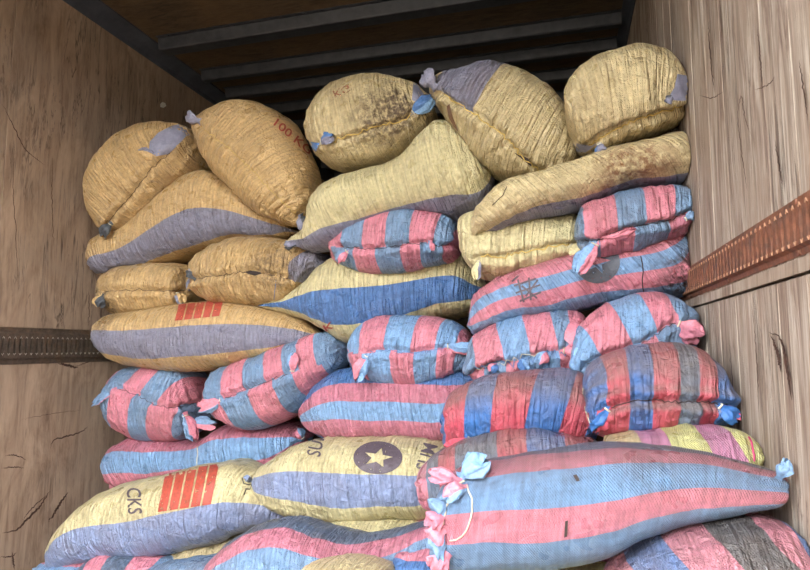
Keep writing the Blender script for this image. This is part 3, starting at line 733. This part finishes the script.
k = sack('striped sack with a frayed blue seam, below the long star marked sack',
    '469,350 474,334 500,318 540,309 576,310 588,328 586,354', '469,350 474,376 510,382 560,382 582,372 586,354', 1.90, .15,
    mat=cl('stripe_cloth_e', 'M.17 K.34 L.50 K.66 M.76 K.92 M1', 'K.20 M.34 K.45 L.66 K.84 M1', dirt=.25, seed=18), along=False, seam='474,372 490,364 510,362 530,357 550,352 578,352', seed=18, group=GS, boff=[(0, .10), (.5, 0), (1, -.08)], seamdepth=.016, seam_mess=1.6)
ear(k, (560, 350), (584, 352), 17, 'K', 'K'); ear(k, (576, 318), (572, 345), 16, 'K', 'D', tie=False); stitching(k, THB, 4, .002); stitching(k, STR, 3, .0014, 4, 'frayed_thread', '474,368 492,366 512,360 532,354 548,352')
ear(k, (548, 352), (538, 362), 12, 'K', 'L', tie=False); ear(k, (520, 358), (526, 370), 10, 'L', 'B', tie=False); ear(k, (498, 363), (492, 372), 10, 'K', 'B', tie=False)
k = sack('striped sack beside the right wall under the rail, pink tuft at its right',
    '574,352 582,326 612,304 648,293 680,300 696,322 698,344', '574,352 578,376 610,378 650,372 690,364 698,344', 1.76, .15,
    mat=cl('stripe_cloth_f', 'K.10 L.27 K.46 L.62 K.76 M1', 'M.25 K.60 M1', dirt=.28, seed=19), along=False, seam='584,366 604,356 625,349 650,340 670,325 692,322', seed=19, group=GS, boff=[(0, .13), (.5, .02), (1, -.10)])
ear(k, (674, 323), (699, 334), 22, 'K', 'D'); stitching(k, THD, 1.4)
# --- fifth row
k = sack('striped sack touching the left wall just under the rail',
    '104,404 106,380 125,366 160,362 196,366 212,388 214,410', '104,404 114,428 140,439 182,442 208,434 214,410', 2.24, .16,
    mat=cl('stripe_cloth_g', 'M.09 K.16 M.35 K.52 M.68 K.86 M1', 'M.28 K.48 M.64 K.84 M1', dirt=.25, seed=20), along=False, seam='117,388 135,394 150,403 172,408 200,402', seed=20, group=GS, boff=[(0, -.12), (.5, 0), (1, .10)])
ear(k, (118, 389), (96, 404), 14, 'K', 'M'); ear(k, (184, 412), (193, 438), 17, 'K', 'M'); ear(k, (188, 422), (214, 424), 14, 'K', 'M', tie=False); stitching(k, THD, 1.2)
k = sack('striped sack second from the left wall under the rail, leaning up to the right',
    '206,398 204,374 225,362 262,352 305,338 335,334 350,348', '206,398 218,422 250,430 285,422 312,400 340,372 350,348', 2.15, .165,
    mat=cl('stripe_cloth_h', 'K.14 M.27 K.40 M.53 K.64 M.72 K.82 M1', 'M.15 K.26 M.42 K.56 M.68 K.84 M1', dirt=.18, seed=21), along=False, seam='224,399 245,390 265,382 282,376 292,373', seed=21, group=GS, seamdepth=.015)
ear(k, (225, 399), (202, 408), 16, 'K', 'M'); ear(k, (292, 374), (294, 355), 12, 'L', 'K'); stitching(k, THD, 1.4)
k = sack('long flat striped sack at the left, its pink corner knot beside the star sack',
    '102,470 104,448 125,434 160,436 198,440 225,424 262,418 300,426 312,440', '102,470 114,484 150,486 200,480 250,478 290,470 312,440', 2.27, .17, .24,
    mat=cl('stripe_cloth_i', 'D.34 L.74 K1', dirt=.15, seed=22, pleat=1.6), boff=[(0, .1), (.3, -.02), (.5, .06), (1, -.06)], seed=22, group=GS, pleat=.004)
ear(k, (303, 440), (297, 430), 12, 'K', 'M'); stitching(k, STR, .5, .002, 5, 'tie_string', '196,440 198,452 197,464 199,474')
k = sack('long striped sack lying in the middle below the plump sack',
    '298,420 304,396 330,372 370,366 430,364 480,372 500,400', '298,420 318,436 360,447 410,449 460,446 500,400', 2.12, .18, .25,
    mat=cl('stripe_cloth_j', 'B.24 D.45 L.66 D.90 B1', dirt=.15, seed=23, pleat=1.3), boff=[(0, -.03), (.3, .03), (1, -.05)], seed=23, group=GS, pleat=.0028)
k = sack('red and deep blue sack with a dusty top, left of the wall-side dusty one',
    '440,430 446,394 480,374 530,370 580,374 600,400 598,425', '440,430 452,450 500,450 560,448 590,444 598,425', 1.62, .16,
    mat=cl('red_cloth_a', 'N.14 R.26 N.38 R.54 N.70 R.84 N.96 R1', dirt=.25, dust=.62, seed=24), along=False, seed=24, group=GR, boff=[(0, -.03), (.5, 0), (1, .03)])
ear(k, (474, 438), (448, 446), 14, 'R', 'R')
k = sack('red and deep blue sack with a dusty top, pushed against the right wall',
    '587,404 590,376 612,356 655,347 700,349 726,372 735,404', '587,404 592,432 625,442 670,440 715,432 732,420 735,404', 1.44, .14,
    mat=cl('red_cloth_b', 'A.08 N.22 R.33 N.44 R.56 A.65 R.74 N1', 'A.06 R.12 N.18 R.33 N.44 R.57 A.67 R.76 N1', dirt=.28, dust=.62, seed=25), along=False, seam='606,408 630,402 655,400 680,402 705,402 728,406', seed=25, group=GR, seamdepth=.015)
ear(k, (610, 406), (594, 428), 15, 'N', 'R'); ear(k, (716, 404), (735, 420), 15, 'N', 'R'); stitching(k, THD, 1.5)
stitching(k, STR, .5, .0014, 5, 'loose_thread', '584,388 583,396 586,410 590,424')
# --- bottom rows
k = sack('red and deep blue sack mostly hidden behind the big front sack',
    '417,488 424,464 455,440 500,427 545,427 590,438 612,462', '417,488 430,510 480,520 560,520 600,500 612,462', 1.46, .12,
    mat=cl('red_cloth_c', 'D.14 A.20 R.28 A.46 R.58 N.74 R.88 A1', dirt=.3, dust=.55, seed=26), along=False, seed=26, group=GR)
k = sack('yellow and pink checked sack at the right wall, behind the big front sack',
    '604,446 612,434 650,425 700,423 742,430 760,450', '604,446 610,470 660,480 720,480 756,470 760,450', 1.30, .11,
    mat=cl('yellow_pink_cloth', 'T.22 Q.38 Y.58 Q.75 Y.90 Q.97 Y1', dirt=.15, seed=27, weave=2), along=False, seed=27, group='odd coloured sacks', boff=[(0, .0), (.5, -.06), (1, -.06)])
stitching(k, plain('pink_thread', (196, 60, 110)), .4, .0018, 6, 'pink_cord', '744,432 750,440 753,452 754,462')
k = sack('tan sack with a blue-violet band and dark star mark, behind the big front sack',
    '252,482 260,466 290,446 330,437 390,438 440,444 470,470', '252,482 268,504 300,518 350,526 400,520 440,514 470,470', 1.95, .17, .22,
    mat=cl('yellow_cloth_b', 'G.42 V.78 G1', dirt=.28, seed=28, pleat=1.3), boff=[(0, .12), (.08, .06), (.3, .04), (.6, -.02), (1, -.06)], seed=28, group=GT)
ringstar(k, (378, 458), 24.5, 15, inkK, rot=.25, sq=.66)
lettering(k, 'SUM', (320, 458), (3.0, -13.5), (-19, -4), inkK); lettering(k, 'SUM', (429, 472), (4.5, -13.5), (-20, -5), inkK)
k = sack('tan sack with red bars, dark lettering and a violet-blue band, bottom left by the wall',
    '45,560 62,524 90,494 140,478 190,464 235,458 262,472 288,496 306,520', '45,560 58,571 100,562 150,556 210,544 250,530 285,520 306,520', 1.98, .17, .22,
    mat=cl('yellow_cloth_c', 'G.60 V1', dirt=.45, seed=29), boff=[(0, .12), (.2, .10), (.45, .02), (.7, .02), (1, .15)], seed=29, group=GT)
bars(k, (158, 512), (11, -1.6), (8, -40), 5, .82, inkR); lettering(k, 'SKCAS'[::-1], (110, 472), (0, 0.01), (0.01, 0), inkK) if False else lettering_down(k)
ear(k, (246, 482), (250, 476), 10, 'V', 'S', tie=False); stitching(k, THD, 2.0, .002, 4, 'tie_string', '241,478 246,484 252,484 248,490 243,488 246,495')
ear(k, (288, 512), (303, 522), 9, 'L', 'V', tie=False)
k = sack('yellowish sack peeping out below the star marked sack',
    '300,538 318,520 360,508 400,508 440,520 448,536', '300,538 330,552 380,556 430,552 448,536', 1.90, .15, mat=cl('yellow_cloth_d', 'G1', dirt=.2, seed=30), seed=30, group=GT)
k = sack('striped sack with wavy stripes across the bottom, left of the big front sack',
    '196,600 214,560 240,534 285,518 320,528 360,536 400,528 440,516 462,560', '196,600 240,640 320,655 400,650 462,560', 1.62, .15, .2,
    mat=cl('stripe_cloth_k', 'A.10 D.25 M.45 D.60 M.80 D1', dirt=.4, seed=31, pleat=1.2), boff=[(0, -.10), (.3, .03), (1, 0)], seed=31, group=GS)
k = sack('yellowish sack cut off by the bottom of the picture below the wavy striped sack',
    '290,590 304,566 345,558 385,564 400,592', '290,590 310,620 345,632 385,620 400,592', 1.42, .10, mat=cl('yellow_cloth_e', 'T1', dirt=.2, seed=32), seed=32, group=GT)
k = sack('striped sack just under the bottom left barred sack, against the left wall',
    '62,590 74,560 105,545 150,544 190,556 205,584', '62,590 90,625 150,635 190,620 205,584', 1.92, .16,
    mat=cl('stripe_cloth_l', 'K.20 A.32 K.45 A.60 K.75 M1', dirt=.35, seed=33, ), along=False, seed=33, group=GS)
k = sack('dull tan sack in the gap between the barred sack and the wavy striped sack',
    '160,562 176,544 205,530 240,528 268,545', '160,562 190,586 240,588 268,545', 2.02, .14, mat=cl('tan_cloth_m', 'T1', dirt=.35, seed=34), seed=34, group=GT)
k = sack('blue and pink sack lowest at the left, cut off by the bottom edge',
    '120,600 135,572 170,559 215,556 245,572 252,600', '120,600 150,635 210,640 252,600', 1.72, .12, mat=cl('stripe_cloth_m', 'M.3 D.5 M.7 D1', dirt=.45, seed=35), seed=35, group=GS)
k = sack('big striped sack lying in front at the bottom right, its stitched mouth facing left',
    '432,520 438,484 460,466 505,456 560,446 620,442 690,448 745,460 786,472 792,492', '432,520 430,556 445,574 500,572 560,570 605,558 645,536 690,520 740,514 780,508 792,492', 1.12, .115, .14,
    mat=cl('stripe_cloth_n', 'A.06 D.20 L.50 K.76 M1', dirt=.42, seed=36, weave=2.2, dust=.25, pleat=.6), boff=[(0, .02), (.1, .08), (.35, .02), (.7, -.02), (1, -.06)], seed=36, group=GS, lump=.006, pleat=.0016, gather=.004)
for (b, t, wd, c1, c2) in [((462, 482), (432, 476), 16, 'K', 'D'), ((470, 486), (448, 498), 15, 'K', 'L'), ((458, 478), (486, 462), 24, 'L', 'M'), ((446, 500), (436, 512), 22, 'L', 'M'), ((446, 514), (432, 526), 20, 'K', 'D'), ((446, 528), (434, 540), 20, 'L', 'K'),
                           ((446, 542), (434, 552), 22, 'L', 'M'), ((448, 552), (436, 566), 22, 'D', 'K')]:
    ear(k, b, t, wd, c1, c2, tie=False, name='mouth_tuft')
stitching(k, STR, 2.5, .0018, 5, 'mouth_lacing', '466,478 452,490 446,505 443,520 441,535 440,552 440,566')
stitching(k, STR, .6, .0014, 6, 'tie_string', '466,484 472,500 470,520 462,536 448,542')
ear(k, (778, 480), (786, 462), 12, 'L', 'M', tie=False); stitching(k, STR, 1.0, .0016, 4, 'mouth_lacing', '783,462 787,474 789,486 788,494')
for p in ([(573, 476), (577, 475), (580, 481), (577, 482)], [(565, 521), (568, 520), (567, 536), (564, 537)]):
    decal(k.bvh, [p], THD, 'torn_slit', k.root, .002, 3)
k = sack('striped sack with greyed stripes in the bottom right corner, cut off by the frame',
    '604,590 622,560 660,534 705,517 755,512 800,528 830,570', '604,590 640,640 720,655 800,640 830,570', 1.10, .13, .16,
    mat=cl('red_cloth_d', 'M.10 D.30 B.46 D.62 S.80 D.92 B1', dirt=.45, seed=37, dust=.3), along=False, seed=37, group=GR, boff=[(0, .16), (.5, -.02), (1, -.2)], lump=.006)
k = sack('yellow sack showing only a sliver under the big front sack',
    '490,590 510,572 560,564 606,566 625,590', '490,590 530,620 600,618 625,590', 1.28, .09, mat=cl('yellow_cloth_f', 'Y1', dirt=.3, seed=38), seed=38, group='odd coloured sacks')

# --- lower layers that carry the pile, below the edge of the photograph
def carry(x0, x1, z0, z1, Y, m, i):
    xm, zm = (x0+x1)/2, (z0+z1)/2
    a = [(x0, zm), (x0+.08*(x1-x0), z1-.06), (xm, z1), (x1-.08*(x1-x0), z1-.06), (x1, zm)]; b = [(x0, zm), (x0+.08*(x1-x0), z0+.06), (xm, z0), (x1-.08*(x1-x0), z0+.06), (x1, zm)]
    pj = lambda q: [tuple(p) for p in project(np.array([(x, Y, z) for x, z in q]))]
    nm = ['striped', 'tan', 'blue banded'][i % 3]
    return sack('%s sack under the pile, %s of the %s row, %s layer' % (nm, 'left' if xm < -1.4 else ('middle' if xm < -.6 else 'right'), 'rear' if Y > 2.2 else ('third' if Y > 1.8 else ('second' if Y > 1.4 else 'front')), 'floor' if z0 < .1 else 'upper'), pj(a), pj(b), Y, .17, .2, mat=m, seed=60+i, group='sacks in the bottom layers')
cm = [cl('stripe_cloth_low_a', 'M.2 K.4 L.65 K.85 M1', dirt=.3, seed=41), cl('tan_cloth_low', 'T.4 P.7 T1', dirt=.35, seed=42), cl('stripe_cloth_low_b', 'K.3 B.6 D.8 M1', dirt=.35, seed=43)]
i = 0
for (x0, x1, z0, z1, Y) in [(-2.1, -1.3, 0, .24, 2.36), (-1.28, -.5, 0, .25, 2.36), (-.48, .3, 0, .24, 2.34), (-2.08, -1.25, .25, .46, 2.38), (-1.22, -.45, .25, .47, 2.38), (-.44, .32, .25, .47, 2.36),
                            (-2.1, -1.32, 0, .22, 1.98), (-1.30, -.6, 0, .24, 1.98), (-.58, .3, 0, .25, 1.95), (-.56, .3, .25, .5, 1.95),
                            (-.5, .32, 0, .26, 1.52), (-.46, .33, .27, .52, 1.54), (-.5, .33, 0, .22, 1.12), (-.44, .32, .22, .42, 1.14)]:
    carry(x0, x1, z0, z1, Y, cm[i % 3], i); i += 1

# ------------------------------------------------------------------ where two sacks press on each other, both give way to a shared contact face
def settle():
    for K in SACKS:
        K.W = K.V.copy(); K.lo, K.hi = K.V.min(0), K.V.max(0)
        K.coarse = K.bvh
    for i, A in enumerate(SACKS):
        for j, B in enumerate(SACKS):
            if i == j or (A.lo > B.hi).any() or (B.lo > A.hi).any(): continue
            ins = np.nonzero(((A.V > B.lo) & (A.V < B.hi)).all(1))[0]
            fn = B.bvh.find_nearest
            for q in ins:
                p, n, _, d = fn(Vector(A.V[q]), .16)
                if p is None: continue
                v = A.V[q]; dx = v[0]-p[0]; dy = v[1]-p[1]; dz = v[2]-p[2]
                if (dx*n[0]+dy*n[1]+dz*n[2])*B.flip < 0:
                    w_ = A.W[q]; nd = .5*d+.0006; cur = np.linalg.norm(w_-v)
                    if nd > cur: A.W[q] = (v[0]-dx*(nd/max(d, 1e-6)), v[1]-dy*(nd/max(d, 1e-6)), v[2]-dz*(nd/max(d, 1e-6)))
    for K in SACKS:
        o = np.array(K.root.location); K.body.data.vertices.foreach_set('co', (K.W-o).astype(np.float32).ravel()); K.body.data.update()
for K in SACKS:
    c = K.V.mean(0); p, n, _, d = K.bvh.find_nearest(Vector(c+np.array([0, -1.5, 0])))
    K.flip = 1 if n.dot(Vector((0, -1, 0))) > 0 else -1
settle()
